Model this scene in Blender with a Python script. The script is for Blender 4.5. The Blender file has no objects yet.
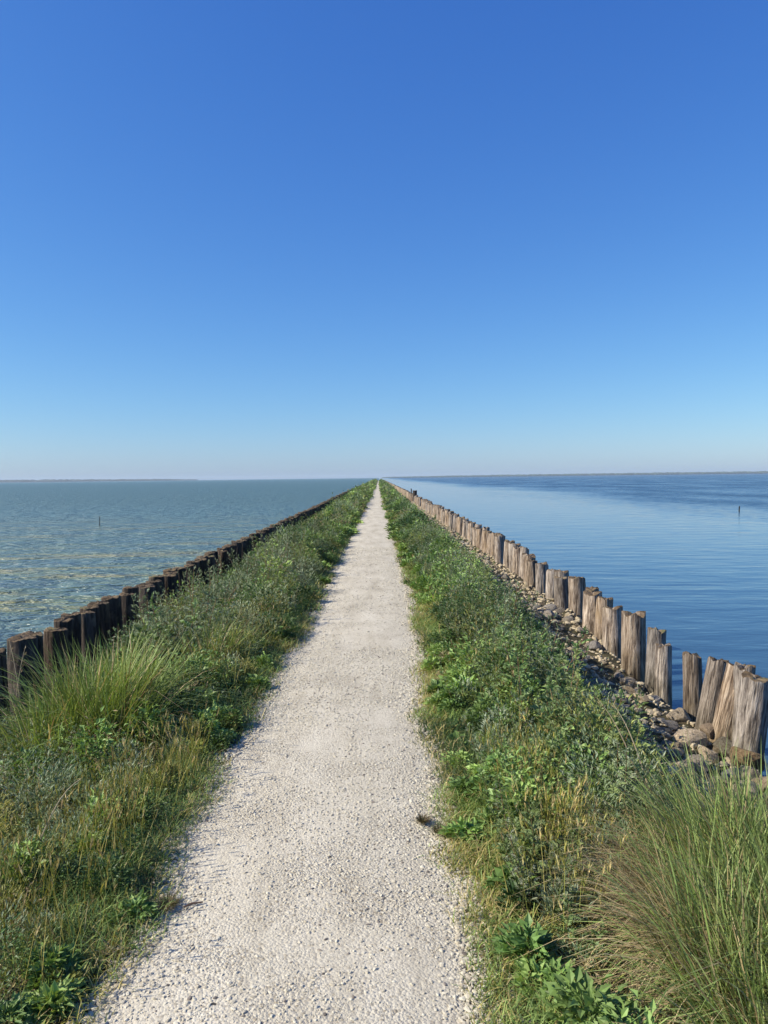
import bpy, math, random
import numpy as np
from mathutils import Vector, Matrix

R = math.radians
rng = np.random.default_rng(11)
random.seed(11)
scene = bpy.context.scene
col = scene.collection

# ------------------------------------------------------------------ constants
H = 1.65                 # eye height over the path
FPX = 769.0              # focal length in pixels of the 768x1024 frame
WATER = -0.95
XL, XR = -3.16, 2.80     # the two post rows
DYKE_END = 430.0
HAZE_D = 1.5e-4
SUN_EL, SUN_AZ = 36.0, 260.0      # azimuth clockwise from +Y: from the left and a little behind

# ------------------------------------------------------------------ camera
cam = bpy.data.cameras.new('camera')
cam_o = bpy.data.objects.new('camera', cam)
col.objects.link(cam_o)
cam.sensor_fit = 'VERTICAL'
cam.sensor_height = 36.0
cam.lens = 36.0 * FPX / 1024.0
cam.clip_start = 0.05
cam.clip_end = 40000
PITCH, YAW, ROLL = R(2.57), R(0.36), R(-0.67)
cam_m = Matrix.Rotation(-YAW, 4, 'Z') @ Matrix.Rotation(R(90) - PITCH, 4, 'X') @ Matrix.Rotation(ROLL, 4, 'Z')
cam_m.translation = (0, 0, H)
cam_o.matrix_world = cam_m
scene.camera = cam_o
CR = cam_m.to_3x3()


def at(px, py, y):
    """world point seen at pixel (px, py) on the plane Y = y"""
    d = CR @ Vector(((px - 384.0) / FPX, -(py - 512.0) / FPX, -1.0))
    return Vector((0, 0, H)) + d * (y / d.y)


def at_z(px, py, z):
    d = CR @ Vector(((px - 384.0) / FPX, -(py - 512.0) / FPX, -1.0))
    return Vector((0, 0, H)) + d * ((z - H) / d.z)


# ------------------------------------------------------------------ noise
TAB = np.random.default_rng(3).random((256, 256))


def vn(x, y, s=0):
    x = np.asarray(x, float) + s * 17.31
    y = np.asarray(y, float) + s * 5.77
    xi, yi = np.floor(x).astype(int), np.floor(y).astype(int)
    fx, fy = x - xi, y - yi
    fx, fy = fx * fx * (3 - 2 * fx), fy * fy * (3 - 2 * fy)
    a = TAB[xi & 255, yi & 255]; b = TAB[(xi + 1) & 255, yi & 255]
    c = TAB[xi & 255, (yi + 1) & 255]; d = TAB[(xi + 1) & 255, (yi + 1) & 255]
    return (a * (1 - fx) + b * fx) * (1 - fy) + (c * (1 - fx) + d * fx) * fy


def fbm(x, y, s=0, o=3):
    t, a, n = 0, 0.5, 0
    for k in range(o):
        t = t + a * vn(np.asarray(x) * 2 ** k, np.asarray(y) * 2 ** k, s + k)
        n += a; a *= .5
    return t / n


def sstep(a, b, x):
    t = np.clip((np.asarray(x, float) - a) / (b - a), 0, 1)
    return t * t * (3 - 2 * t)


# ------------------------------------------------------------------ mesh helpers
def build(name, V, faces, mat, cols=None, parent=None, smooth=False):
    """V (n,3); faces: list of (m,3) / (m,4) int arrays -> ONE mesh object"""
    V = np.asarray(V, np.float32)
    me = bpy.data.meshes.new(name)
    faces = [np.asarray(f, np.int32) for f in faces if len(f)]
    tot = sum(f.size for f in faces)
    nf = sum(len(f) for f in faces)
    me.vertices.add(len(V)); me.loops.add(tot); me.polygons.add(nf)
    me.vertices.foreach_set('co', V.ravel())
    me.loops.foreach_set('vertex_index', np.concatenate([f.ravel() for f in faces]))
    lt = np.concatenate([np.full(len(f), f.shape[1], np.int32) for f in faces])
    ls = np.concatenate([[0], np.cumsum(lt)[:-1]]).astype(np.int32)
    me.polygons.foreach_set('loop_start', ls)
    me.polygons.foreach_set('use_smooth', np.full(nf, smooth))
    me.update(calc_edges=True)
    if cols is not None:
        a = me.attributes.new('tint', 'FLOAT_COLOR', 'POINT')
        c = np.ones((len(V), 4), np.float32); c[:, :3] = cols
        a.data.foreach_set('color', c.ravel())
    me.materials.append(mat)
    o = bpy.data.objects.new(name, me)
    col.objects.link(o)
    if parent: o.parent = parent
    return o


class Acc:
    """collects pieces for one mesh"""
    def __init__(s): s.V, s.F3, s.F4, s.C, s.n = [], [], [], [], 0

    def add(s, V, F3=None, F4=None, C=None):
        V = np.asarray(V, float).reshape(-1, 3)
        if F3 is not None and len(F3): s.F3.append(np.asarray(F3) + s.n)
        if F4 is not None and len(F4): s.F4.append(np.asarray(F4) + s.n)
        s.V.append(V)
        s.C.append(np.broadcast_to(np.asarray(C if C is not None else (.5, .5, .5), float), V.shape))
        s.n += len(V)

    def obj(s, name, mat, parent=None, smooth=False):
        fs = []
        if s.F3: fs.append(np.concatenate(s.F3))
        if s.F4: fs.append(np.concatenate(s.F4))
        return build(name, np.concatenate(s.V), fs, mat, np.concatenate(s.C), parent, smooth)


def tag(o, label=None, cat=None, group=None, kind=None):
    if label: o['label'] = label
    if cat: o['category'] = cat
    if group: o['group'] = group
    if kind: o['kind'] = kind
    return o


def empty(name, loc=(0, 0, 0), rz=0.0):
    o = bpy.data.objects.new(name, None)
    o.empty_display_size = .1
    col.objects.link(o)
    o.location = loc; o.rotation_euler = (0, 0, rz)
    return o


def copy_tree(o, parent=None):
    c = o.copy(); col.objects.link(c)
    if parent: c.parent = parent
    for ch in list(o.children):
        copy_tree(ch, c)
    return c


# ------------------------------------------------------------------ materials
def new_mat(name):
    m = bpy.data.materials.new(name); m.use_nodes = True
    nt = m.node_tree; nt.nodes.clear()
    out = nt.nodes.new('ShaderNodeOutputMaterial')
    return m, nt, out


def nd(nt, t, **kw):
    n = nt.nodes.new(t)
    for k, v in kw.items():
        if k.startswith('i_'):
            key = k[2:]
            key = int(key) if key.isdigit() else key.replace('_', ' ')
            n.inputs[key].default_value = v
        else: setattr(n, k, v)
    return n


def ramp(nt, stops, interp='LINEAR'):
    n = nt.nodes.new('ShaderNodeValToRGB'); n.color_ramp.interpolation = interp
    e = n.color_ramp.elements
    while len(e) < len(stops): e.new(.5)
    for k, (p, c) in enumerate(stops):
        e[k].position = p; e[k].color = (*c, 1) if len(c) == 3 else c
    return n


def mixc(nt, blend='MIX', fac=None):
    n = nt.nodes.new('ShaderNodeMix'); n.data_type = 'RGBA'; n.blend_type = blend
    if fac is not None: n.inputs[0].default_value = fac
    return n   # 0 factor, 6 A, 7 B, output 2


def math_n(nt, op, a=None, b=None, c=None, clamp=False):
    n = nt.nodes.new('ShaderNodeMath'); n.operation = op; n.use_clamp = clamp
    for k, v in enumerate((a, b, c)):
        if v is None: continue
        if isinstance(v, (int, float)): n.inputs[k].default_value = v
        else: nt.links.new(v, n.inputs[k])
    return n.outputs[0]


def foliage_mat(name, trans=.22, rough=.55):
    m, nt, out = new_mat(name); L = nt.links.new
    at_ = nd(nt, 'ShaderNodeAttribute', attribute_name='tint')
    oi = nd(nt, 'ShaderNodeObjectInfo')
    hs = nd(nt, 'ShaderNodeHueSaturation')
    L(math_n(nt, 'MULTIPLY_ADD', oi.outputs['Random'], .05, .475), hs.inputs['Hue'])
    r2 = math_n(nt, 'FRACT', math_n(nt, 'MULTIPLY', oi.outputs['Random'], 7.31))
    L(math_n(nt, 'MULTIPLY_ADD', r2, .5, .75), hs.inputs['Value'])
    L(at_.outputs['Color'], hs.inputs['Color'])
    p = nd(nt, 'ShaderNodeBsdfPrincipled', i_Roughness=rough)
    p.inputs['Specular IOR Level'].default_value = .3
    L(hs.outputs[0], p.inputs['Base Color'])
    t = nd(nt, 'ShaderNodeBsdfTranslucent')
    tc = mixc(nt, 'MULTIPLY', 1.0); tc.inputs[7].default_value = (1.45, 1.35, .6, 1)
    L(hs.outputs[0], tc.inputs[6]); L(tc.outputs[2], t.inputs['Color'])
    mx = nd(nt, 'ShaderNodeMixShader', i_0=trans)
    L(p.outputs[0], mx.inputs[1]); L(t.outputs[0], mx.inputs[2]); L(mx.outputs[0], out.inputs[0])
    return m


M_GRASS = foliage_mat('grass_blades')
M_LEAF = foliage_mat('leaves', .2, .5)
M_DRY = foliage_mat('dry_stems', .1, .7)


def wood_mat(name, dark):
    m, nt, out = new_mat(name); L = nt.links.new
    tc = nd(nt, 'ShaderNodeTexCoord')
    oi = nd(nt, 'ShaderNodeObjectInfo')
    off = nd(nt, 'ShaderNodeVectorMath', operation='MULTIPLY_ADD')
    L(tc.outputs['Object'], off.inputs[0]); off.inputs[1].default_value = (1, 1, 1)
    rv = nd(nt, 'ShaderNodeCombineXYZ'); L(math_n(nt, 'MULTIPLY', oi.outputs['Random'], 40), rv.inputs[0]); L(math_n(nt, 'MULTIPLY', oi.outputs['Random'], 23), rv.inputs[2])
    L(rv.outputs[0], off.inputs[2])
    mp = nd(nt, 'ShaderNodeMapping'); mp.inputs['Scale'].default_value = (1, 1, .07); L(off.outputs[0], mp.inputs[0])
    grain = nd(nt, 'ShaderNodeTexNoise', i_Scale=46.0, i_Detail=6.0, i_Roughness=.65); L(mp.outputs[0], grain.inputs[0])
    mp2 = nd(nt, 'ShaderNodeMapping'); mp2.inputs['Scale'].default_value = (1, 1, .22); L(off.outputs[0], mp2.inputs[0])
    streak = nd(nt, 'ShaderNodeTexNoise', i_Scale=13.0, i_Detail=4.0, i_Roughness=.6); L(mp2.outputs[0], streak.inputs[0])
    blot = nd(nt, 'ShaderNodeTexNoise', i_Scale=5.0, i_Detail=5.0, i_Roughness=.6); L(off.outputs[0], blot.inputs[0])
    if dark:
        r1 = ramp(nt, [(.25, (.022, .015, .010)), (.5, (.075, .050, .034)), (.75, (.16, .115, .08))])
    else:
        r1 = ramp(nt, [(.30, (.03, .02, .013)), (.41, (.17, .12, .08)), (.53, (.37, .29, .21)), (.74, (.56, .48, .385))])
    L(grain.outputs[0], r1.inputs[0])
    r2 = ramp(nt, [(.34, (.30, .22, .16)), (.5, (.85, .8, .74)), (.7, (1.15, 1.1, 1.02))])
    L(streak.outputs[0], r2.inputs[0])
    mu = mixc(nt, 'MULTIPLY', .85); L(r1.outputs[0], mu.inputs[6]); L(r2.outputs[0], mu.inputs[7])
    # rusty / lichen blotches
    r3 = ramp(nt, [(.56, (0, 0, 0)), (.68, (1, 1, 1))]); L(blot.outputs[0], r3.inputs[0])
    mb = mixc(nt); L(math_n(nt, 'MULTIPLY', r3.outputs[0], .5), mb.inputs[0]); L(mu.outputs[2], mb.inputs[6])
    mb.inputs[7].default_value = (.25, .165, .07, 1)
    # per-post tone
    hs = nd(nt, 'ShaderNodeHueSaturation'); L(mb.outputs[2], hs.inputs['Color'])
    L(math_n(nt, 'MULTIPLY_ADD', math_n(nt, 'FRACT', math_n(nt, 'MULTIPLY', oi.outputs['Random'], 9.7)), .55, .68), hs.inputs['Value'])
    L(math_n(nt, 'MULTIPLY_ADD', oi.outputs['Random'], .5, .42), hs.inputs['Saturation'])
    # worn brown end grain with moss
    ge = nd(nt, 'ShaderNodeNewGeometry'); sx = nd(nt, 'ShaderNodeSeparateXYZ'); L(ge.outputs['Normal'], sx.inputs[0])
    top = math_n(nt, 'SMOOTH_MIN', 1.0, 1.0)
    mr = nd(nt, 'ShaderNodeMapRange', i_1=.45, i_2=.8); L(sx.outputs[2], mr.inputs[0])
    mt = mixc(nt); L(mr.outputs[0], mt.inputs[0]); L(hs.outputs[0], mt.inputs[6])
    rt = ramp(nt, [(.35, (.05, .035, .02)), (.55, (.17, .12, .07)), (.7, (.14, .14, .06))]); L(blot.outputs[0], rt.inputs[0]); L(rt.outputs[0], mt.inputs[7])
    # wet, algae-dark foot of the post up to an uneven tide line
    sz = nd(nt, 'ShaderNodeSeparateXYZ'); L(ge.outputs['Position'], sz.inputs[0])
    tl = math_n(nt, 'ADD', sz.outputs[2], math_n(nt, 'MULTIPLY', streak.outputs[0], .5))
    td = nd(nt, 'ShaderNodeMapRange', i_1=-.38, i_2=-.02, i_3=.8, i_4=0.0); L(tl, td.inputs[0])
    mw = mixc(nt, 'MULTIPLY'); L(td.outputs[0], mw.inputs[0]); L(mt.outputs[2], mw.inputs[6]); mw.inputs[7].default_value = (.36, .36, .25, 1)
    mt = mw
    p = nd(nt, 'ShaderNodeBsdfPrincipled', i_Roughness=.85); p.inputs['Specular IOR Level'].default_value = .25
    L(mt.outputs[2], p.inputs['Base Color'])
    bsum = math_n(nt, 'ADD', math_n(nt, 'MULTIPLY', grain.outputs[0], .6), streak.outputs[0])
    b = nd(nt, 'ShaderNodeBump', i_Strength=1.0, i_Distance=.035); L(bsum, b.inputs['Height']); L(b.outputs[0], p.inputs['Normal'])
    L(p.outputs[0], out.inputs[0])
    return m


M_WOOD = wood_mat('weathered_wood', False)
M_WOODD = wood_mat('wet_shaded_wood', True)  # wet wood, with the left row's shaded side also put into the colour


def rock_mat():
    m, nt, out = new_mat('rubble_rock'); L = nt.links.new
    tc = nd(nt, 'ShaderNodeTexCoord'); oi = nd(nt, 'ShaderNodeObjectInfo')
    n1 = nd(nt, 'ShaderNodeTexNoise', i_Scale=9.0, i_Detail=6.0, i_Roughness=.65); n1.noise_dimensions = '4D'
    L(tc.outputs['Object'], n1.inputs['Vector']); L(math_n(nt, 'MULTIPLY', oi.outputs['Random'], 50), n1.inputs['W'])
    r = ramp(nt, [(.3, (.12, .09, .06)), (.5, (.31, .26, .19)), (.7, (.50, .44, .35))]); L(n1.outputs[0], r.inputs[0])
    hs = nd(nt, 'ShaderNodeHueSaturation'); L(r.outputs[0], hs.inputs['Color'])
    L(math_n(nt, 'MULTIPLY_ADD', oi.outputs['Random'], .7, .6), hs.inputs['Value'])
    L(math_n(nt, 'MULTIPLY_ADD', math_n(nt, 'FRACT', math_n(nt, 'MULTIPLY', oi.outputs['Random'], 5.3)), .9, .5), hs.inputs['Saturation'])
    oc = mixc(nt, 'MULTIPLY', 1.0); L(hs.outputs[0], oc.inputs[6]); L(oi.outputs['Color'], oc.inputs[7])
    p = nd(nt, 'ShaderNodeBsdfPrincipled', i_Roughness=.9); p.inputs['Specular IOR Level'].default_value = .25
    L(oc.outputs[2], p.inputs['Base Color'])
    n2 = nd(nt, 'ShaderNodeTexNoise', i_Scale=30.0, i_Detail=5.0, i_Roughness=.7); L(tc.outputs['Object'], n2.inputs[0])
    b = nd(nt, 'ShaderNodeBump', i_Strength=.9, i_Distance=.02); L(n2.outputs[0], b.inputs['Height']); L(b.outputs[0], p.inputs['Normal'])
    L(p.outputs[0], out.inputs[0])
    return m


M_ROCK = rock_mat()


def tint_mat(name, rough=.9):
    m, nt, out = new_mat(name); L = nt.links.new
    a = nd(nt, 'ShaderNodeAttribute', attribute_name='tint')
    p = nd(nt, 'ShaderNodeBsdfPrincipled', i_Roughness=rough); p.inputs['Specular IOR Level'].default_value = .25
    L(a.outputs['Color'], p.inputs['Base Color']); L(p.outputs[0], out.inputs[0])
    return m


M_STONE = tint_mat('gravel_stones')
M_SHORE = tint_mat('far_trees')


def path_mat():
    m, nt, out = new_mat('crushed_limestone'); L = nt.links.new
    ge = nd(nt, 'ShaderNodeNewGeometry')
    v = nd(nt, 'ShaderNodeTexVoronoi', i_Scale=92.0, feature='F1'); v.inputs['Randomness'].default_value = 1
    L(ge.outputs['Position'], v.inputs['Vector'])
    n1 = nd(nt, 'ShaderNodeTexNoise', i_Scale=240.0, i_Detail=3.0, i_Roughness=.6); L(ge.outputs['Position'], n1.inputs[0])
    mp = nd(nt, 'ShaderNodeMapping'); mp.inputs['Scale'].default_value = (2.6, .5, 1); L(ge.outputs['Position'], mp.inputs[0])
    n2 = nd(nt, 'ShaderNodeTexNoise', i_Scale=1.5, i_Detail=6.0, i_Roughness=.65); L(mp.outputs[0], n2.inputs[0])
    r2 = ramp(nt, [(.3, (.41, .37, .285)), (.48, (.52, .478, .378)), (.7, (.60, .558, .452))]); L(n2.outputs[0], r2.inputs[0])
    sx = nd(nt, 'ShaderNodeSeparateColor'); L(v.outputs['Color'], sx.inputs[0])
    rs = ramp(nt, [(0, (.55, .5, .44)), (.12, (.86, .84, .82)), (.5, (1, 1, 1)), (1, (1.14, 1.14, 1.14))]); L(sx.outputs[0], rs.inputs[0])
    m1 = mixc(nt, 'MULTIPLY', .9); L(r2.outputs[0], m1.inputs[6]); L(rs.outputs[0], m1.inputs[7])
    rn = ramp(nt, [(.3, (.75, .72, .68)), (.55, (1.05, 1.05, 1.05))]); L(n1.outputs[0], rn.inputs[0])
    m2 = mixc(nt, 'MULTIPLY', .7); L(m1.outputs[2], m2.inputs[6]); L(rn.outputs[0], m2.inputs[7])
    p = nd(nt, 'ShaderNodeBsdfPrincipled', i_Roughness=.95); p.inputs['Specular IOR Level'].default_value = .15
    L(m2.outputs[2], p.inputs['Base Color'])
    hsum = math_n(nt, 'ADD', math_n(nt, 'MULTIPLY', v.outputs['Distance'], -.9), math_n(nt, 'MULTIPLY', n1.outputs[0], .75))
    n3 = nd(nt, 'ShaderNodeTexNoise', i_Scale=2.2, i_Detail=4.0, i_Roughness=.6); L(ge.outputs['Position'], n3.inputs[0])
    dust = nd(nt, 'ShaderNodeMapRange', i_1=.42, i_2=.62, i_3=.45, i_4=.9); L(n3.outputs[0], dust.inputs[0])
    L(math_n(nt, 'MULTIPLY', dust.outputs[0], 1.1, clamp=True), m1.inputs[0]); L(dust.outputs[0], m2.inputs[0])
    b = nd(nt, 'ShaderNodeBump', i_Distance=.008); L(dust.outputs[0], b.inputs['Strength']); L(hsum, b.inputs['Height']); L(b.outputs[0], p.inputs['Normal'])
    L(p.outputs[0], out.inputs[0])
    return m


def ground_mat():
    m, nt, out = new_mat('bank_soil'); L = nt.links.new
    ge = nd(nt, 'ShaderNodeNewGeometry')
    n1 = nd(nt, 'ShaderNodeTexNoise', i_Scale=5.0, i_Detail=7.0, i_Roughness=.7); L(ge.outputs['Position'], n1.inputs[0])
    n2 = nd(nt, 'ShaderNodeTexNoise', i_Scale=90.0, i_Detail=4.0, i_Roughness=.7); L(ge.outputs['Position'], n2.inputs[0])
    r = ramp(nt, [(.3, (.05, .04, .022)), (.5, (.09, .08, .04)), (.62, (.15, .11, .065)), (.75, (.24, .195, .135))]); L(n1.outputs[0], r.inputs[0])
    rn = ramp(nt, [(.3, (.5, .5, .5)), (.7, (1.3, 1.3, 1.3))]); L(n2.outputs[0], rn.inputs[0])
    mu = mixc(nt, 'MULTIPLY', .9); L(r.outputs[0], mu.inputs[6]); L(rn.outputs[0], mu.inputs[7])
    p = nd(nt, 'ShaderNodeBsdfPrincipled', i_Roughness=.95); p.inputs['Specular IOR Level'].default_value = .15
    L(mu.outputs[2], p.inputs['Base Color'])
    b = nd(nt, 'ShaderNodeBump', i_Strength=.8, i_Distance=.015); L(n2.outputs[0], b.inputs['Height']); L(b.outputs[0], p.inputs['Normal'])
    L(p.outputs[0], out.inputs[0])
    return m


def water_mat(name, calm):
    m, nt, out = new_mat(name); L = nt.links.new
    ge = nd(nt, 'ShaderNodeNewGeometry')
    sx = nd(nt, 'ShaderNodeSeparateXYZ'); L(ge.outputs['Position'], sx.inputs[0])
    p = nd(nt, 'ShaderNodeBsdfPrincipled', i_IOR=1.333)
    mp = nd(nt, 'ShaderNodeMapping'); mp.inputs['Rotation'].default_value = (0, 0, R(-14 if not calm else 12)); mp.inputs['Scale'].default_value = (.55 if not calm else .42, 1, 1)
    L(ge.outputs['Position'], mp.inputs[0])
    wa = nd(nt, 'ShaderNodeTexNoise', i_Scale=1.05, i_Detail=2.0, i_Roughness=.5); L(mp.outputs[0], wa.inputs[0])
    wb = nd(nt, 'ShaderNodeTexNoise', i_Scale=4.4, i_Detail=3.0, i_Roughness=.6, i_Distortion=.5); L(mp.outputs[0], wb.inputs[0])
    ws = nd(nt, 'ShaderNodeTexNoise', i_Scale=2.2, i_Detail=2.0, i_Roughness=.6); L(mp.outputs[0], ws.inputs[0])
    nb = nd(nt, 'ShaderNodeTexNoise', i_Scale=.03, i_Detail=3.0); mpb = nd(nt, 'ShaderNodeMapping'); mpb.inputs['Scale'].default_value = (1.2, .35, 1)
    L(ge.outputs['Position'], mpb.inputs[0]); L(mpb.outputs[0], nb.inputs[0])
    hgt = math_n(nt, 'ADD', wa.outputs[0], math_n(nt, 'MULTIPLY', wb.outputs[0], .55 if not calm else .28))
    b = nd(nt, 'ShaderNodeBump', i_Strength=1.0); L(hgt, b.inputs['Height'])
    # wave slopes, laid straight onto the normal so that they keep their size at any distance
    cs = nd(nt, 'ShaderNodeVectorMath', operation='SUBTRACT'); L(ws.outputs['Color'], cs.inputs[0]); cs.inputs[1].default_value = (.5, .5, .5)
    sc = nd(nt, 'ShaderNodeVectorMath', operation='SCALE'); L(cs.outputs[0], sc.inputs[0])
    fl = nd(nt, 'ShaderNodeVectorMath', operation='MULTIPLY'); L(sc.outputs[0], fl.inputs[0]); fl.inputs[1].default_value = (1, 1.3, 0)
    ad = nd(nt, 'ShaderNodeVectorMath', operation='ADD'); L(b.outputs[0], ad.inputs[0]); L(fl.outputs[0], ad.inputs[1])
    no = nd(nt, 'ShaderNodeVectorMath', operation='NORMALIZE'); L(ad.outputs[0], no.inputs[0]); L(no.outputs[0], p.inputs['Normal'])
    if not calm:
        b.inputs['Distance'].default_value = .8
        fd = nd(nt, 'ShaderNodeMapRange', i_1=8.0, i_2=60.0, i_3=.55, i_4=.9); L(sx.outputs[1], fd.inputs[0]); L(fd.outputs[0], sc.inputs['Scale'])
        mp3 = nd(nt, 'ShaderNodeMapping'); mp3.inputs['Rotation'].default_value = (0, 0, R(-38)); mp3.inputs['Scale'].default_value = (.16, .62, 1); L(ge.outputs['Position'], mp3.inputs[0])
        pt = nd(nt, 'ShaderNodeTexNoise', i_Scale=.9, i_Detail=5.0, i_Roughness=.6); L(mp3.outputs[0], pt.inputs[0])
        big = nd(nt, 'ShaderNodeTexNoise', i_Scale=.05, i_Detail=2.0); L(ge.outputs['Position'], big.inputs[0])
        s = math_n(nt, 'ADD', pt.outputs[0], math_n(nt, 'MULTIPLY', math_n(nt, 'SUBTRACT', big.outputs[0], .5), .25))
        rr = ramp(nt, [(.40, (.085, .14, .125)), (.51, (.125, .17, .09)), (.59, (.21, .20, .06)), (.70, (.30, .235, .065))]); L(s, rr.inputs[0])
        dk = nd(nt, 'ShaderNodeMapRange', i_1=14.0, i_2=60.0); L(sx.outputs[1], dk.inputs[0])
        mxf = mixc(nt); L(dk.outputs[0], mxf.inputs[0]); L(rr.outputs[0], mxf.inputs[6]); mxf.inputs[7].default_value = (.09, .16, .145, 1)
        L(mxf.outputs[2], p.inputs['Base Color'])
        ro = nd(nt, 'ShaderNodeMapRange', i_1=10.0, i_2=90.0, i_3=.22, i_4=.34); L(sx.outputs[1], ro.inputs[0]); L(ro.outputs[0], p.inputs['Roughness'])
    else:
        # lee of the dyke: glassy near it, wind-ruffled farther out
        xx = math_n(nt, 'ADD', sx.outputs[0], math_n(nt, 'MULTIPLY', math_n(nt, 'SUBTRACT', nb.outputs[0], .5), 26))
        mr = nd(nt, 'ShaderNodeMapRange', i_1=12.0, i_2=40.0, interpolation_type='SMOOTHSTEP'); L(xx, mr.inputs[0])
        nb2 = nd(nt, 'ShaderNodeTexNoise', i_Scale=.09, i_Detail=4.0); L(mpb.outputs[0], nb2.inputs[0])
        st = nd(nt, 'ShaderNodeMapRange', i_1=.35, i_2=.65, i_3=.45, i_4=1.0); L(nb2.outputs[0], st.inputs[0])
        L(math_n(nt, 'MULTIPLY_ADD', math_n(nt, 'MULTIPLY', mr.outputs[0], st.outputs[0]), 1.25, .035), sc.inputs['Scale'])
        b.inputs['Distance'].default_value = .026
        p.inputs['Base Color'].default_value = (.03, .07, .11, 1)
        L(math_n(nt, 'MULTIPLY_ADD', math_n(nt, 'MULTIPLY', mr.outputs[0], st.outputs[0]), .30, .05), p.inputs['Roughness'])
    L(p.outputs[0], out.inputs[0])
    return m


# ------------------------------------------------------------------ world and sun
w = bpy.data.worlds.new('World'); scene.world = w; w.use_nodes = True
nt = w.node_tree; nt.nodes.clear()
sky = nt.nodes.new('ShaderNodeTexSky'); sky.sky_type = 'NISHITA'; sky.sun_disc = False
sky.sun_elevation = R(SUN_EL); sky.sun_rotation = R(SUN_AZ)
sky.altitude = 0; sky.air_density = 1.0; sky.dust_density = .4; sky.ozone_density = 3.0
bg = nt.nodes.new('ShaderNodeBackground'); bg.inputs[1].default_value = .11
wo = nt.nodes.new('ShaderNodeOutputWorld')
sp_ = nt.nodes.new('ShaderNodeSeparateColor'); cb_ = nt.nodes.new('ShaderNodeCombineColor')
nt.links.new(sky.outputs[0], sp_.inputs[0])
for k_, (e_, g_) in enumerate(((1.25, .331), (1.0, .665), (.6, 1.84))):      # the deep clean blue of a dry afternoon
    pw_ = nt.nodes.new('ShaderNodeMath'); pw_.operation = 'POWER'; pw_.inputs[1].default_value = e_
    ml_ = nt.nodes.new('ShaderNodeMath'); ml_.operation = 'MULTIPLY'; ml_.inputs[1].default_value = g_
    nt.links.new(sp_.outputs[k_], pw_.inputs[0]); nt.links.new(pw_.outputs[0], ml_.inputs[0]); nt.links.new(ml_.outputs[0], cb_.inputs[k_])
nt.links.new(cb_.outputs[0], bg.inputs[0]); nt.links.new(bg.outputs[0], wo.inputs[0])
az = R(SUN_AZ)
S = Vector((math.sin(az) * math.cos(R(SUN_EL)), math.cos(az) * math.cos(R(SUN_EL)), math.sin(R(SUN_EL))))
sl = bpy.data.lights.new('sun', 'SUN'); sl.energy = 5.0; sl.angle = R(.5); sl.color = (1, .91, .76)
so = bpy.data.objects.new('sun', sl); col.objects.link(so); so.location = S * 50
so.rotation_euler = (-S).to_track_quat('-Z', 'Y').to_euler()
scene.view_settings.view_transform = 'Standard'; scene.view_settings.look = 'None'
scene.view_settings.exposure = .55; scene.view_settings.gamma = 1.0
scene.view_settings.use_curve_mapping = False
scene.cycles.max_bounces = 8; scene.cycles.transparent_max_bounces = 4
scene.cycles.use_denoising = True

# ------------------------------------------------------------------ profiles of the dyke
YS = [0, 2.32, 2.63, 3.0, 3.94, 4.84, 5.5, 6.97, 7.8, 15, 30, 500]


def edge_l(y):
    return -np.interp(y, YS, [.92, .91, .885, .91, .95, .91, .88, .84, .81, .80, .77, .76]) - .16 * (fbm(np.asarray(y) * 1.9, 3.1, 5) - .5)


def edge_r(y):
    return np.interp(y, YS, [.315, .325, .325, .32, .30, .31, .28, .36, .41, .40, .37, .37]) + .13 * (fbm(np.asarray(y) * 2.1, 8.1, 6) - .5)


def path_z(x, y):
    a, b = edge_l(y), edge_r(y)
    u = (x - (a + b) / 2) / ((b - a) / 2)
    return .022 * (1 - np.abs(u) ** 2.5) + .006 * (fbm(x * 2, y * 2, 2) - .5)


def ground_z(x, y):
    x = np.asarray(x, float); y = np.asarray(y, float)
    far = sstep(8.0, 11.0, y)
    zn = np.interp(x, [-3.9, -3.45, -3.1, -2.7, -2.1, -1.5, -1.0, .5, 1.0, 1.5, 1.9, 2.35, 2.75, 3.0, 3.3, 3.9],
                   [-1.9, -1.2, -.42, -.34, -.18, -.05, 0, 0, -.04, -.16, -.33, -.50, -.58, -.8, -1.2, -1.9])
    zf = np.interp(x, [-3.9, -3.45, -3.1, -2.7, -2.1, -1.5, -1.0, .5, 1.0, 1.5, 1.9, 2.35, 2.75, 3.0, 3.3, 3.9],
                   [-1.9, -1.2, -.42, -.34, -.18, -.05, 0, 0, -.03, -.10, -.2, -.29, -.34, -.6, -1.2, -1.9])
    z = zn * (1 - far) + zf * far
    a, b = edge_l(y), edge_r(y)
    on = np.minimum(x - a, b - x)                    # > 0 on the path
    z = z - .05 * sstep(.05, .2, on)
    out_ = sstep(-.5, 0, -np.maximum(0, -on))
    z = z + (fbm(x * 6, y * 6, 9) - .5) * (.035 + .09 * (1 - out_))
    tap = sstep(DYKE_END - 12, DYKE_END + 4, y)
    return z - tap * 1.6


ys = np.concatenate([np.arange(-3, 14, .09), np.geomspace(14, DYKE_END + 6, 240)])
xs = np.concatenate([np.arange(-3.9, 3.95, .075)])
GX, GY = np.meshgrid(xs, ys)
GZ = ground_z(GX, GY)
nx, ny = len(xs), len(ys)
idx = np.arange(nx * ny).reshape(ny, nx)
q = np.stack([idx[:-1, :-1], idx[:-1, 1:], idx[1:, 1:], idx[1:, :-1]], -1).reshape(-1, 4)
o = build('ground', np.stack([GX, GY, GZ], -1).reshape(-1, 3), [q], ground_mat(), smooth=True)
tag(o, 'brown soil of the narrow dyke under the plants', 'ground', kind='structure')

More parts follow.
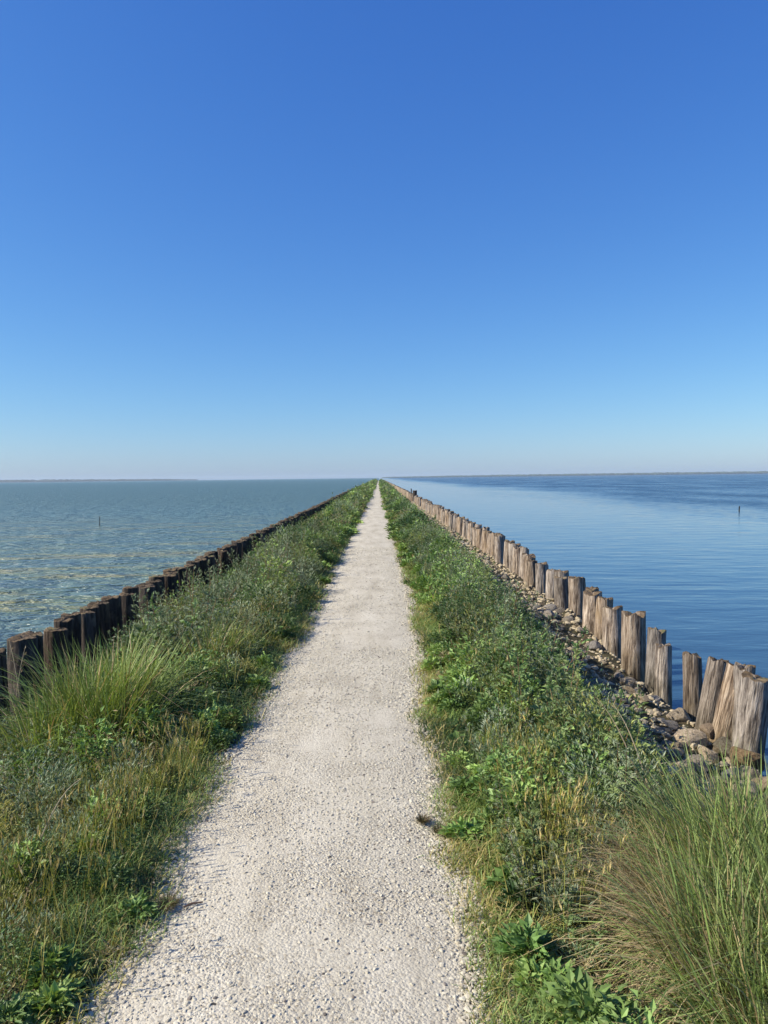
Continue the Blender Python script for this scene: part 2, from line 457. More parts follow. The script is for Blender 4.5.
U = np.linspace(-1.22, 1.22, 41)
PY = np.concatenate([np.arange(-3, 14, .09), np.geomspace(14, DYKE_END - 8, 200)])
a, b = edge_l(PY)[:, None], edge_r(PY)[:, None]
PX = (a + b) / 2 + U[None] * (b - a) / 2
PYY = np.repeat(PY[:, None], len(U), 1)
idx = np.arange(PX.size).reshape(PX.shape)
q = np.stack([idx[:-1, :-1], idx[:-1, 1:], idx[1:, 1:], idx[1:, :-1]], -1).reshape(-1, 4)
o = build('path', np.stack([PX, PYY, path_z(PX, PYY)], -1).reshape(-1, 3), [q], path_mat(), smooth=True)
tag(o, 'long straight pale gravel path running to the horizon', 'path', kind='structure')

# water: one sheet each side, meeting under the dyke
FARW = 6500.0
o = build('water', [(-FARW, -200, WATER), (0, -200, WATER), (0, FARW, WATER), (-FARW, FARW, WATER)], [[(0, 1, 2, 3)]], water_mat('choppy_water', False))
tag(o, 'choppy greenish lagoon water with olive streaks', 'water', kind='structure')
o = build('water', [(0, -200, WATER), (FARW, -200, WATER), (FARW, FARW, WATER), (0, FARW, WATER)], [[(0, 1, 2, 3)]], water_mat('sheltered_water', True))
tag(o, 'calm blue water with a ruffled band far out', 'water', kind='structure')

# ------------------------------------------------------------------ stones
PHI = (1 + 5 ** .5) / 2
ICO_V = np.array([(-1, PHI, 0), (1, PHI, 0), (-1, -PHI, 0), (1, -PHI, 0), (0, -1, PHI), (0, 1, PHI), (0, -1, -PHI), (0, 1, -PHI), (PHI, 0, -1), (PHI, 0, 1), (-PHI, 0, -1), (-PHI, 0, 1)]) / 1.902
ICO_F = np.array([(0, 11, 5), (0, 5, 1), (0, 1, 7), (0, 7, 10), (0, 10, 11), (1, 5, 9), (5, 11, 4), (11, 10, 2), (10, 7, 6), (7, 1, 8), (3, 9, 4), (3, 4, 2), (3, 2, 6), (3, 6, 8), (3, 8, 9), (4, 9, 5), (2, 4, 11), (6, 2, 10), (8, 6, 7), (9, 8, 1)])


def rot_z(a):
    c, s = np.cos(a), np.sin(a); z = np.zeros_like(a); o1 = np.ones_like(a)
    return np.stack([np.stack([c, -s, z], -1), np.stack([s, c, z], -1), np.stack([z, z, o1], -1)], -2)


def stones(P, size, cols, flat=.6):
    """many small irregular stones as arrays"""
    n = len(P)
    V = np.repeat(ICO_V[None], n, 0) * (1 + .28 * (rng.random((n, 12, 1)) - .5) * 2)
    V = V * (size[:, None] * np.stack([.8 + .6 * rng.random(n), .6 + .4 * rng.random(n), flat * (.7 + .5 * rng.random(n))], -1))[:, None, :]
    V = np.einsum('nij,nkj->nki', rot_z(rng.random(n) * 6.28), V) + P[:, None, :]
    F = (ICO_F[None] + (np.arange(n) * 12)[:, None, None]).reshape(-1, 3)
    C = np.repeat(cols[:, None], 12, 1).reshape(-1, 3)
    return V.reshape(-1, 3), F, C


def stone_cols(n):
    t = rng.random(n)[:, None]
    c = np.array([.38, .34, .26]) * (1 - t) + np.array([.58, .545, .44]) * t
    dk = rng.random(n) < .04
    c[dk] = np.array([.16, .14, .12]) * (.7 + .7 * rng.random((dk.sum(), 1)))
    return c


acc = Acc()
for y0, y1, n, smin, smax in ((1.7, 4.2, 30000, .0025, .0085), (4.2, 8, 24000, .004, .010), (8, 18, 12000, .006, .013)):
    y = y0 + (y1 - y0) * rng.random(n) ** .85
    a, b = edge_l(y), edge_r(y)
    u = rng.random(n)
    pk = fbm(y * 2.3, u * 3, 71) > .24 + .25 * rng.random(n)
    y, u, a, b = y[pk], u[pk], a[pk], b[pk]; n = len(y)
    k = rng.random(n) < .5                              # coarse stones lie thicker towards the edges
    e = np.abs(rng.normal(0, .09, n)) - .05
    x = a + (b - a) * u
    x = np.where(k, np.where(rng.random(n) < .5, a + e, b - e), x)
    s = smin + (smax - smin) * rng.random(n) ** 3.4
    s = np.where(k, s * 1.15, s)
    z = np.maximum(path_z(x, y), ground_z(x, y)) + s * .12
    acc.add(*(lambda V, F, C: (V, F, None, C))(*stones(np.stack([x, y, z], -1), s, stone_cols(n))))
n = 13000                                                # strewn into the grass along both edges
y = 1.7 + 13 * rng.random(n) ** 1.5; sd = rng.random(n) < .5
e = rng.gamma(1.3, .045, n) - .06
x = np.where(sd, edge_l(y) - e, edge_r(y) + e); s = (.0035 + .010 * rng.random(n) ** 2.6) * (1 + y / 25)
acc.add(*(lambda V, F, C: (V, F, None, C))(*stones(np.stack([x, y, np.maximum(path_z(x, y), ground_z(x, y)) + s * .15], -1), s, stone_cols(n) * np.array([.93, .91, .88]))))
o = acc.obj('gravel', M_STONE)
tag(o, 'loose crushed limestone scattered over the path', 'gravel', kind='stuff')


def rock_mesh(seed, sub=3):
    import bmesh
    bm = bmesh.new(); bmesh.ops.create_icosphere(bm, subdivisions=sub, radius=1)
    r = random.Random(seed)
    planes = [(Vector((r.gauss(0, 1), r.gauss(0, 1), r.gauss(0, 1))).normalized(), .55 + .35 * r.random()) for _ in range(11)]
    for v in bm.verts:
        c = v.co.copy()
        for n_, d in planes:
            k = c.dot(n_)
            if k > d: c -= n_ * (k - d) * .92
        c *= 1 + .10 * (float(vn(c.x * 2 + seed, c.y * 2 + c.z * 1.7, seed)) - .5)
        v.co = Vector((c.x * 1.15, c.y * .95, c.z * .72))
    me = bpy.data.meshes.new('rock'); bm.to_mesh(me); bm.free()
    me.materials.append(M_ROCK)
    return me


ROCKS = [rock_mesh(s) for s in range(9)]


def place_rock(p, size, label, group=None, rot=None, k=None):
    o = bpy.data.objects.new('rock', ROCKS[random.randrange(9) if k is None else k])
    col.objects.link(o)
    o.location = p
    o.rotation_euler = rot or (random.uniform(-.4, .4), random.uniform(-.4, .4), random.uniform(0, 6.28))
    o.scale = (size,) * 3 if not isinstance(size, tuple) else size
    return tag(o, label, 'rock', group)


# hero rocks at the foot of the nearest posts (pixel centre, radius px, label)
for px, py, rp, zz, lab, k in (
        (679, 716, 10, -.52, 'small rounded tan rock at the left foot of the thin upright post', 0),
        (690, 743, 17, -.50, 'broad flat sunlit tan rock below the thin post at the gap', 1),
        (709, 731, 9, -.50, 'upright brown rock wedged between the two slim posts', 2),
        (724, 747, 11, -.52, 'grey rounded rock at the foot of the leaning split post', 3),
        (708, 756, 10, -.50, 'small tan rock in front of the broad flat one', 4),
        (748, 760, 17, -.50, 'dark brown flat rock under the thick post nearest the viewer', 5),
        (750, 776, 11, -.48, 'pale orange jagged rock below the dark flat one', 6),
        (746, 792, 14, -.45, 'cream wedge-shaped rock half hidden by the tall grass tussock', 7),
        (765, 784, 12, -.46, 'brown angular rock beside the cream wedge-shaped one', 8),
        (733, 775, 9, -.48, 'small grey rock in the shade beside the grass tussock tips', 0),
        (662, 735, 9, -.5, 'grey shaded rock lying in front of the gap between posts', 2)):
    P = at_z(px, py, zz)
    ob = place_rock(P, rp * P.y / FPX * 1.15, lab, k=k)
    ob.color = (.72, .78, .85, 1) if 'grey' in lab else (.85, .72, .58, 1) if 'brown' in lab else (1.3, 1.18, .98, 1)
# rubble along the posts
n = 0
while n < 250:
    t = random.random()
    y = 4.2 + 26 * t ** 1.6
    x = random.uniform(1.75, 2.72) if y < 9 else random.uniform(1.7, 2.66)
    s = random.choice((.035, .045, .055, .07, .095)) * random.uniform(.8, 1.2)
    z = float(ground_z(x, y))
    place_rock((x, y, z + s * random.uniform(-.1, .55)), s, 'small rubble rock of the stone strip between the bank plants and the pale posts', 'rubble rocks along the pale post row')
    n += 1
nst = 9000
y = 3.5 + 57 * rng.random(nst) ** 1.6; x = rng.uniform(1.6, 2.85, nst); s = (.010 + .03 * rng.random(nst) ** 2.5) * (1 + y / 40)
c = stone_cols(nst) * np.array([.80, .73, .62])
V, F, C = stones(np.stack([x, y, ground_z(x, y) + s * .15], -1), s, c, .75)
o = build('rubble', V, [F], M_STONE, C)
tag(o, 'small broken stones filling the strip beside the posts', 'rubble', kind='stuff')

# ------------------------------------------------------------------ posts
def post_mesh(seed, mat, dia=.24, height=1.5, ragged=.03):
    r = np.random.default_rng(seed)
    NA, NZ = 40, 22
    th = np.linspace(0, 2 * np.pi, NA, endpoint=False)
    zz = np.linspace(0, 1, NZ)
    T, Z = np.meshgrid(th, zz)
    rad = dia / 2 * (1.06 - .10 * Z)
    lob = sum((.045 / k) * np.cos(k * T + r.random() * 6.28 + .6 * np.sin(2.2 * Z + k)) for k in range(2, 6))
    cr = np.zeros_like(T)
    for _ in range(r.integers(4, 8)):               # drying cracks
        c0 = r.random() * 6.28; wd = .05 + .06 * r.random(); dp = .03 + .085 * r.random()
        z0, z1 = (r.random() * .5, 1.1)
        d = np.abs((T - c0 - .1 * np.sin(4 * Z) + np.pi) % (2 * np.pi) - np.pi)
        cr -= dp * np.exp(-(d / wd) ** 2) * sstep(z0, z0 + .2, Z)
    rad = rad * (1 + lob + cr + .04 * (fbm(np.cos(T) * 3 + 5 + seed, Z * 7 + np.sin(T) * 3, seed) - .5))
    bend = .02 * np.sin(Z * 2.6 + r.random() * 6)
    er = ragged * fbm(np.cos(th) * 1.6 + 9 + seed, np.sin(th) * 1.6 + 3, seed + 3)
    V = np.stack([rad * np.cos(T) + bend, rad * np.sin(T) + bend * .6, Z * height - (Z ** 6) * er[None] * 2], -1)
    tops = [V.reshape(-1, 3)]
    last = V[-1]
    cen = last.mean(0)
    for f, dz in ((.9, .006), (.5, .004), (.22, -.004)):
        ring = cen + (last - cen) * f; ring[:, 2] = last[:, 2] * (1 - (1 - f) * .4) + cen[2] * (1 - f) * .4 + dz + .012 * (r.random(NA) - .5)
        tops.append(ring)
    ctr = cen.copy(); ctr[2] -= .006
    V = np.concatenate(tops + [ctr[None]])
    nr = NZ + 3
    i = np.arange(nr - 1)[:, None] * NA; j = np.arange(NA)[None]
    q = np.stack([i + j, i + (j + 1) % NA, i + NA + (j + 1) % NA, i + NA + j], -1).reshape(-1, 4)
    b0 = (nr - 1) * NA; jj = np.arange(NA)
    t = np.stack([b0 + jj, b0 + (jj + 1) % NA, np.full(NA, len(V) - 1)], -1)
    o = build('wooden_post', V, [t, q], mat, smooth=True)
    me = o.data
    try: me.set_sharp_from_angle(angle=R(48))
    except Exception: pass
    bpy.data.objects.remove(o)
    return me


POST_R = [post_mesh(100 + k, M_WOOD, .24, 1.5, .06) for k in range(9)]
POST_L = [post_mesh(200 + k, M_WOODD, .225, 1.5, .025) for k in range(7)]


def post(mesh, base, top, dia_scale, label, group=None, spin=None):
    base, top = Vector(base), Vector(top)
    ax = top - base
    o = bpy.data.objects.new('wooden_post', mesh); col.objects.link(o)
    q = ax.to_track_quat('Z', 'Y')
    o.rotation_mode = 'QUATERNION'
    from mathutils import Quaternion
    o.rotation_quaternion = q @ Quaternion((0, 0, 1), random.uniform(0, 6.28) if spin is None else spin)
    o.location = base
    o.scale = (dia_scale, dia_scale, ax.length / 1.5)
    return tag(o, label, 'post', group)


HERO = [  # base px, top px (centre), width px, label
    (746, 756, 758, 672, 31, 'thickest pale weathered post, nearest of its row'),
    (722, 742, 741, 663, 25, 'split pale post leaning outward against the thickest post'),
    (707, 731, 719, 654, 21, 'slim post with mossy top tilting outward between thin upright post and split pale post'),
    (691, 726, 691, 650, 20, 'thin upright post standing alone on the near side of the open gap'),
    (663, 705, 665.5, 641, 17, 'shorter front post of the leaning pair before the gap'),
    (654, 692, 658, 626, 19, 'taller rear post of the pair before the gap'),
    (633, 684, 635, 609, 25, 'stout dark-sided post with broad flat top before the pair'),
    (611, 664, 612, 604, 21, 'brown post pressed against the stout dark-sided one'),
]
for k, (bx, by, tx, ty, wd, lab) in enumerate(HERO):
    xr = 2.80
    # distance from the row line
    y = FPX * xr / (bx - 379.5)
    B = at(bx, by, y); T = at(tx, ty, y + (.02 if k else 0))
    ax = (T - B).normalized()
    post(POST_R[k], B - ax * .55, T, wd * y / FPX / .24 * .98, lab)
# extra stump peeking behind the split post
P = at(749, 664, 6.1)
post(POST_R[8], (P.x - .02, 6.2, -1.0), (P.x + .02, 6.22, P.z), .72, 'dark-topped stump peeking out behind the split leaning post')

for y, zt, dx, ds in ((5.15, .15, .02, .95), (4.6, .05, .05, .85), (4.05, .2, -.02, 1.0), (3.5, .1, .03, .9)):
    post(POST_R[int(y * 10) % 9], (XR, y, -1.0), (XR + dx, y + dx, zt), ds, 'pale weathered post closer than the thickest one', 'pale posts closer than the thickest one')
y = 9.75; k = 0; nR = 0
while nR < 138:
    zt = np.interp(y, [9, 12, 16, 200], [.13, .2, .27, .27]) + random.uniform(-.09, .07)
    x = XR + random.uniform(-.07, .07)
    lab = 'pale weathered post in the close row farther off than the stout dark-sided post'
    post(POST_R[k % 9], (x - random.uniform(-.03, .05), y + random.uniform(-.03, .03), -1.0), (x + random.uniform(-.03, .09), y + random.uniform(-.08, .08), zt), random.uniform(.75, 1.06), lab, 'pale posts along the calm water')
    y += random.uniform(.33, .54); k += 1; nR += 1
yR = y
P = Vector((XR + .02, 60.5, 0))
post(POST_L[2], (P.x, P.y, -1.0), (P.x, P.y, .62), 1.5, 'bulky black stump rising above the pale row far along')
post(POST_L[3], (XR - .1, 64.0, -1.0), (XR - .12, 64, .72), .45, 'thin dark stake rising above the pale row far along')

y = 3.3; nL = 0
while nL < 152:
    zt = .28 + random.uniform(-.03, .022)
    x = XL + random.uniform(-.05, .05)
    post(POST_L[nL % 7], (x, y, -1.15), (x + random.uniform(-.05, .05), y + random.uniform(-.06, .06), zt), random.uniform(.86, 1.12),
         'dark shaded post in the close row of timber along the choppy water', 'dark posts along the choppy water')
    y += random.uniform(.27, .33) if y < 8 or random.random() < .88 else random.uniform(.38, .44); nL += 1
yL = y
# the rest of both rows, far off
acc = Acc()
hx = np.array([(math.cos(t), math.sin(t)) for t in np.linspace(0, 2 * np.pi, 6, endpoint=False)])
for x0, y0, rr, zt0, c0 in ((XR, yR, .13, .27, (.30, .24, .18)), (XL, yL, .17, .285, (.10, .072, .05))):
    yy = y0
    while yy < DYKE_END - 4:
        zt = zt0 + random.uniform(-.06, .06); xx = x0 + random.uniform(-.06, .06)
        V = np.concatenate([np.c_[hx * rr + (xx, yy), np.full(6, -1.0)], np.c_[hx * rr * .95 + (xx, yy), np.full(6, zt)]])
        q = [(j, (j + 1) % 6, 6 + (j + 1) % 6, 6 + j) for j in range(6)] + [(6, 7, 8, 9), (6, 9, 10, 11)]
        acc.add(V, None, q, np.array(c0) * random.uniform(.6, 1.25))
        yy += random.uniform(.46, .62)
o = acc.obj('timber_piling', M_STONE)
tag(o, 'far run of both post rows converging at the horizon', 'posts', kind='stuff')

# ------------------------------------------------------------------ plants: generators
def blades(P, h, wd, azim, lean, curve, C, nseg=3, tipc=None):
    """tapered bent grass blades. returns V,F3,F4,C"""
    n = len(P)
    t = np.linspace(0, 1, nseg + 1)[:-1]
    d = np.stack([np.cos(azim), np.sin(azim), np.zeros(n)], -1)
    side = np.stack([-np.sin(azim), np.cos(azim), np.zeros(n)], -1)
    ta = rng.random(n) * 2 - 1
    side = side * np.cos(ta)[:, None] + d * np.sin(ta)[:, None] * .8

    def pt(tt):
        hor = h * (lean * tt + curve * tt ** 2.2)
        ver = h * tt * np.clip(1 - .32 * (lean + curve * tt ** 1.5) ** 2 * tt, .15, 1)
        return P + d * hor[:, None] + np.stack([np.zeros(n), np.zeros(n), ver], -1)
    V = []
    for tt in t:
        c = pt(np.full(n, tt)); ww = wd * (1 - .75 * tt ** 1.6) / 2
        V += [c - side * ww[:, None], c + side * ww[:, None]]
    V.append(pt(np.ones(n)))
    k = 2 * nseg + 1
    V = np.stack(V, 1).reshape(-1, 3)
    base = (np.arange(n) * k)[:, None]
    f4 = np.concatenate([base + np.array([[2 * s, 2 * s + 1, 2 * s + 3, 2 * s + 2]]) for s in range(nseg - 1)]) if nseg > 1 else np.zeros((0, 4), int)
    f3 = base + np.array([[2 * nseg - 2, 2 * nseg - 1, 2 * nseg]])
    CC = np.repeat(C[:, None], k, 1)
    if tipc is not None:
        wt = np.concatenate([np.repeat(t, 2), [1.0]])[None, :, None] ** 1.5
        CC = CC * (1 - wt) + tipc[:, None] * wt
    return V, f3, f4, CC.reshape(-1, 3)


def pal(n, cols, jit=.18):
    cols = np.array(cols)
    i = rng.integers(0, len(cols), n); j = rng.integers(0, len(cols), n); t = rng.random(n)[:, None] * .5
    c = cols[i] * (1 - t) + cols[j] * t
    return c * (1 + jit * rng.normal(0, 1, (n, 1))).clip(.45, 1.7)


FRESH = [(0.199, 0.286, 0.077), (0.154, 0.234, 0.062), (0.258, 0.337, 0.097), (0.116, 0.182, 0.053)]
DEEP = [(0.054, 0.095, 0.027), (0.072, 0.121, 0.036), (0.045, 0.081, 0.025)]
GREY = [(0.226, 0.27, 0.17), (0.176, 0.226, 0.125), (0.288, 0.326, 0.22), (0.132, 0.176, 0.095)]
YEL = [(.32, .29, .07), (.26, .26, .06), (.42, .34, .12), (.2, .22, .05)]
STRAW = [(.48, .38, .2), (.4, .31, .16), (.55, .46, .27), (.3, .22, .11)]


def leafset(P, D, size, width, C, fold=.25):
    """diamond leaves at P pointing along D; V,F3,F4,C"""
    n = len(P)
    D = D / np.linalg.norm(D, axis=1, keepdims=True)
    up = rng.normal(0, .5, (n, 3)) + np.array([0, 0, 1.0])
    s = np.cross(D, up); s /= np.linalg.norm(s, axis=1, keepdims=True) + 1e-9
    nn = np.cross(s, D)
    L_, W_ = size[:, None], width[:, None]
    v0 = P; v1 = P + D * L_ * .45 + s * W_ / 2 + nn * W_ * fold; v2 = P + D * L_ - nn * L_ * .12; v3 = P + D * L_ * .45 - s * W_ / 2 + nn * W_ * fold
    vm = P + D * L_ * .45
    V = np.stack([v0, v1, v2, v3, vm], 1).reshape(-1, 3)
    b_ = (np.arange(n) * 5)[:, None]
    f3 = np.concatenate([b_ + np.array([[0, 4, 1]]), b_ + np.array([[4, 2, 1]]), b_ + np.array([[0, 3, 4]]), b_ + np.array([[3, 2, 4]])])
    return V, f3, None, np.repeat(C[:, None], 5, 1).reshape(-1, 3)


def tube(pts, radii, ns=5):
    pts = np.asarray(pts, float); m = len(pts)
    V = []
    for k in range(m):
        d = pts[min(k + 1, m - 1)] - pts[max(k - 1, 0)]; d /= np.linalg.norm(d) + 1e-9
        u = np.cross(d, (.3, .9, .1)); u /= np.linalg.norm(u) + 1e-9; v = np.cross(d, u)
        th = np.linspace(0, 2 * np.pi, ns, endpoint=False)
        V.append(pts[k] + radii[k] * (np.cos(th)[:, None] * u + np.sin(th)[:, None] * v))
    V = np.concatenate(V)
    q = [(k * ns + j, k * ns + (j + 1) % ns, (k + 1) * ns + (j + 1) % ns, (k + 1) * ns + j) for k in range(m - 1) for j in range(ns)]
    return V, None, q


def herb(kind, seed):
    """prototype meshes (stem mesh, foliage mesh) of one plant, about its real size"""
    r = np.random.default_rng(seed)
    st, fo = Acc(), Acc()
    if kind == 'wormwood': nst, hh, pl, gap = r.integers(7, 11), .62, GREY, .024
    elif kind == 'thistle': nst, hh, pl, gap = r.integers(3, 5), .60, [(.15, .215, .075), (.19, .26, .10), (.11, .165, .05)], .034
    else: nst, hh, pl, gap = 1, .12, FRESH, .02
    pl = np.array(pl)
    if kind == 'dock':
        for k in range(34):
            az_ = r.random() * 6.28; ln = .06 + .09 * r.random(); el = r.uniform(.15, 1.25)
            d0 = np.array([math.cos(az_) * math.cos(el), math.sin(az_) * math.cos(el), math.sin(el)]); s_ = np.array([-math.sin(az_), math.cos(az_), 0])
            c = pl[r.integers(len(pl))] * (1 + .2 * r.normal())
            m = 9; t = np.linspace(0, 1, m)
            mid = np.outer(t * ln, d0) - np.outer(.5 * ln * t ** 2.2, (0, 0, 1)) * .55
            jag = 1 + .45 * np.array([(-1) ** j for j in range(m)]) * (t > .15)
            wd = ln * .15 * np.sin(np.pi * np.clip(t * .92 + .06, 0, 1)) ** .8 * jag + .002
            Lf = mid + s_ * wd[:, None] + np.array([0, 0, 1]) * wd[:, None] * .35; Rg = mid - s_ * wd[:, None] + np.array([0, 0, 1]) * wd[:, None] * .35
            V = np.stack([Lf, mid, Rg], 1).reshape(-1, 3)
            q = [(3 * j + a_, 3 * j + a_ + 1, 3 * j + 3 + a_ + 1, 3 * j + 3 + a_) for j in range(m - 1) for a_ in (0, 1)]
            fo.add(V + (0, 0, .015), None, q, c)
        V, _, q = tube([(0, 0, -.02), (.003, 0, .03), (.006, .004, .08)], [.008, .007, .004]); st.add(V, None, q, (.13, .15, .05))
    else:
        for k in range(nst):
            az_ = k * 2.4 + r.random(); tilt = (.12 + .5 * r.random()) if k else .08
            hl = hh * (.6 + .45 * r.random()); m = 9; t = np.linspace(0, 1, m)
            base = np.array([math.cos(az_), math.sin(az_), 0]) * (.03 + .05 * r.random())
            pts = base + np.outer(t * hl * math.sin(tilt) * 1.0 + .05 * np.sin(t * 3 + k) * hl * .3, (math.cos(az_), math.sin(az_), 0)) + np.outer(t * hl * math.cos(tilt), (0, 0, 1))
            V, _, q = tube(pts, np.linspace(.0045, .0016, m)); st.add(V, None, q, np.array([(.16, .15, .06), (.2, .12, .06), (.14, .17, .07)])[r.integers(3)])
            s = .05
            g = r.random() * 6.28
            while s < 1:
                p = np.array([np.interp(s, t, pts[:, j]) for j in range(3)])
                g += 2.39996
                el = r.uniform(.25, .95) if s < .9 else r.uniform(.8, 1.4)
                d = np.array([math.cos(g) * math.cos(el), math.sin(g) * math.cos(el), math.sin(el)])
                c = pl[r.integers(len(pl))] * (1 + .18 * r.normal())
                if s < .18 and r.random() < .5: c = np.array((.22, .17, .07))
                if kind == 'wormwood':
                    ln = .085 * (1.1 - .62 * s) * r.uniform(.8, 1.2)
                    sd = np.cross(d, (0, 0, 1)); sd /= np.linalg.norm(sd) + 1e-6
                    PP, DD, SS = [p + d * ln * .3], [d], [ln * .8]
                    for f, an in ((.25, 1), (.25, -1), (.5, .8), (.5, -.8), (.7, .55), (.7, -.55)):
                        PP.append(p + d * ln * f); DD.append(d * .75 + sd * an + (0, 0, .1)); SS.append(ln * .5 * (1.15 - .5 * f))
                    PP, DD, SS = np.array(PP), np.array(DD), np.array(SS)
                    V, f3, _, CC = leafset(PP, DD, SS, SS * .3, np.tile(c, (len(PP), 1)))
                    fo.add(V, f3, None, CC)
                else:
                    ln = .15 * (1.05 - .6 * s) * r.uniform(.8, 1.2)
                    sd = np.cross(d, (0, 0, 1)); sd /= np.linalg.norm(sd) + 1e-6
                    PP, DD, SS = [p + d * ln * .55], [d - (0, 0, .3)], [ln * .5]
                    for f in (.12, .28, .44, .6):
                        for sg in (1, -1):
                            PP.append(p + d * ln * f); DD.append(d * .55 + sd * sg + (0, 0, .35)); SS.append(ln * .36 * (1.2 - .7 * f))
                    PP, DD, SS = np.array(PP), np.array(DD), np.array(SS)
                    V, f3, _, CC = leafset(PP, DD, SS, SS * .55, np.tile(c, (len(PP), 1)))
                    fo.add(V, f3, None, CC)
                s += gap / hl * r.uniform(.8, 1.2)
    root = empty(kind + '_plant')
    st.obj('stem', M_DRY, root); fo.obj('foliage', M_LEAF, root)
    return root


PROTO = {k: [herb(k, 40 + 7 * i + s) for i in range(n_)] for k, n_, s in (('wormwood', 5, 1), ('thistle', 4, 2), ('dock', 3, 3))}
used = {}


def plant(kind, x, y, scale, label, group, sink=.02):
    lst = PROTO[kind]; i = random.randrange(len(lst)); src = lst[i]
    o = src if (kind, i) not in used else copy_tree(src)
    used[(kind, i)] = 1
    o.location = (x, y, float(ground_z(x, y)) - sink)
    o.rotation_euler = (random.uniform(-.15, .15), random.uniform(-.15, .15), random.uniform(0, 6.28))
    o.scale = (scale * random.uniform(.9, 1.1), scale * random.uniform(.9, 1.1), scale)
    return tag(o, label, 'plant', group)


def veg_h(x, y):
    """height of the growth over the ground"""
    xl = edge_l(y) - x; xr = x - edge_r(y)
    hl = np.interp(xl, [-.1, 0, .15, .45, .8, 1.3, 1.8, 2.1], [.04, .09, .20, .42, .60, .62, .42, .2])
    hr = np.interp(xr, [-.1, 0, .25, .5, .8, 1.05, 1.25, 1.45], [.03, .07, .17, .34, .53, .46, .22, .05])
    near = np.interp(y, [0, 2.8, 6.5, 8, 30, 60], [.42, .5, .85, 1, 1, 1.35])
    hl = hl * near
    hr = hr * np.interp(y, [0, 3, 5, 8, 35, 70], [.6, .7, .95, 1, 1, 1.4])
    return np.where(x < -.25, hl, hr) * (.45 + 1.1 * fbm(x * 1.5 + 40, y * 1.1, 12))


# individually placed plants, the nearest ones on both banks
GL = {'wormwood': ('grey-green feathery wormwood plant among the growth between path and dark posts', 'wormwood plants on the dark-post bank'),
      'thistle': ('upright spiny-leaved thistle plant among the growth between path and dark posts', 'thistles on the dark-post bank'),
      'dock': ('low broad-leaved rosette in the grass between path and dark posts', 'leaf rosettes on the dark-post bank')}
GRR = {'wormwood': ('grey-green feathery wormwood plant among the growth between path and pale posts', 'wormwood plants on the pale-post bank'),
       'thistle': ('upright spiny-leaved thistle plant among the growth between path and pale posts', 'thistles on the pale-post bank'),
       'dock': ('low broad-leaved rosette in the grass between path and pale posts', 'leaf rosettes on the pale-post bank')}


def scatter(side, n, kinds, y0, y1, o0, o1, smul=1.0, hmin=.1):
    k = 0
    while k < n:
        y = y0 + (y1 - y0) * random.random() ** 1.15
        off = random.uniform(o0, o1)
        x = float(edge_l(y)) - off if side < 0 else float(edge_r(y)) + off
        if side < 0 and math.hypot(x + 1.78, y - 4.9) < .45: continue
        if side > 0 and (math.hypot(x - 1.5, y - 2.8) < .6 or (x > .7 and y < 3.1)): continue
        kind = random.choice(kinds)
        h = float(veg_h(np.array(x), np.array(y)))
        base = {'wormwood': .62, 'thistle': .60, 'dock': .2}[kind]
        sc = max(h, hmin) / base * random.uniform(.8, 1.2) * smul
        if kind == 'dock': sc = random.uniform(.5, .95) * smul
        lab, grp = (GL if side < 0 else GRR)[kind]
        plant(kind, x, y, min(sc, 1.35), lab, grp); k += 1


scatter(-1, 170, ['wormwood', 'wormwood', 'thistle'], 6.0, 20, .25, 1.5, 1.1)
scatter(-1, 18, ['thistle', 'wormwood'], 3.0, 6.2, .5, 1.3, .95, .2)
scatter(-1, 16, ['dock'], 2.4, 6.0, .1, 1.0)
scatter(+1, 140, ['wormwood', 'wormwood', 'thistle'], 5.6, 19, .3, 1.05, 1.1)
scatter(+1, 52, ['thistle', 'thistle', 'wormwood'], 2.6, 6.0, .25, 1.0, 1.1, .3)
scatter(+1, 34, ['dock'], 2.2, 5.0, .12, 1.0, 1.0)

for x, y, sc in ((1.1, 4.3, .95), (1.15, 4.9, 1.0), (1.08, 5.4, 1.15), (1.2, 5.9, 1.0), (1.12, 6.5, 1.15), (1.22, 7.2, 1.05), (.95, 4.75, 1.05), (.95, 6.0, 1.15), (1.16, 8.0, 1.1), (.85, 5.2, 1.0)):
    plant('thistle', x, y, sc, 'tall spiny-leaved thistle at the outer edge of the bank beside the rubble', 'tall thistles beside the rubble')

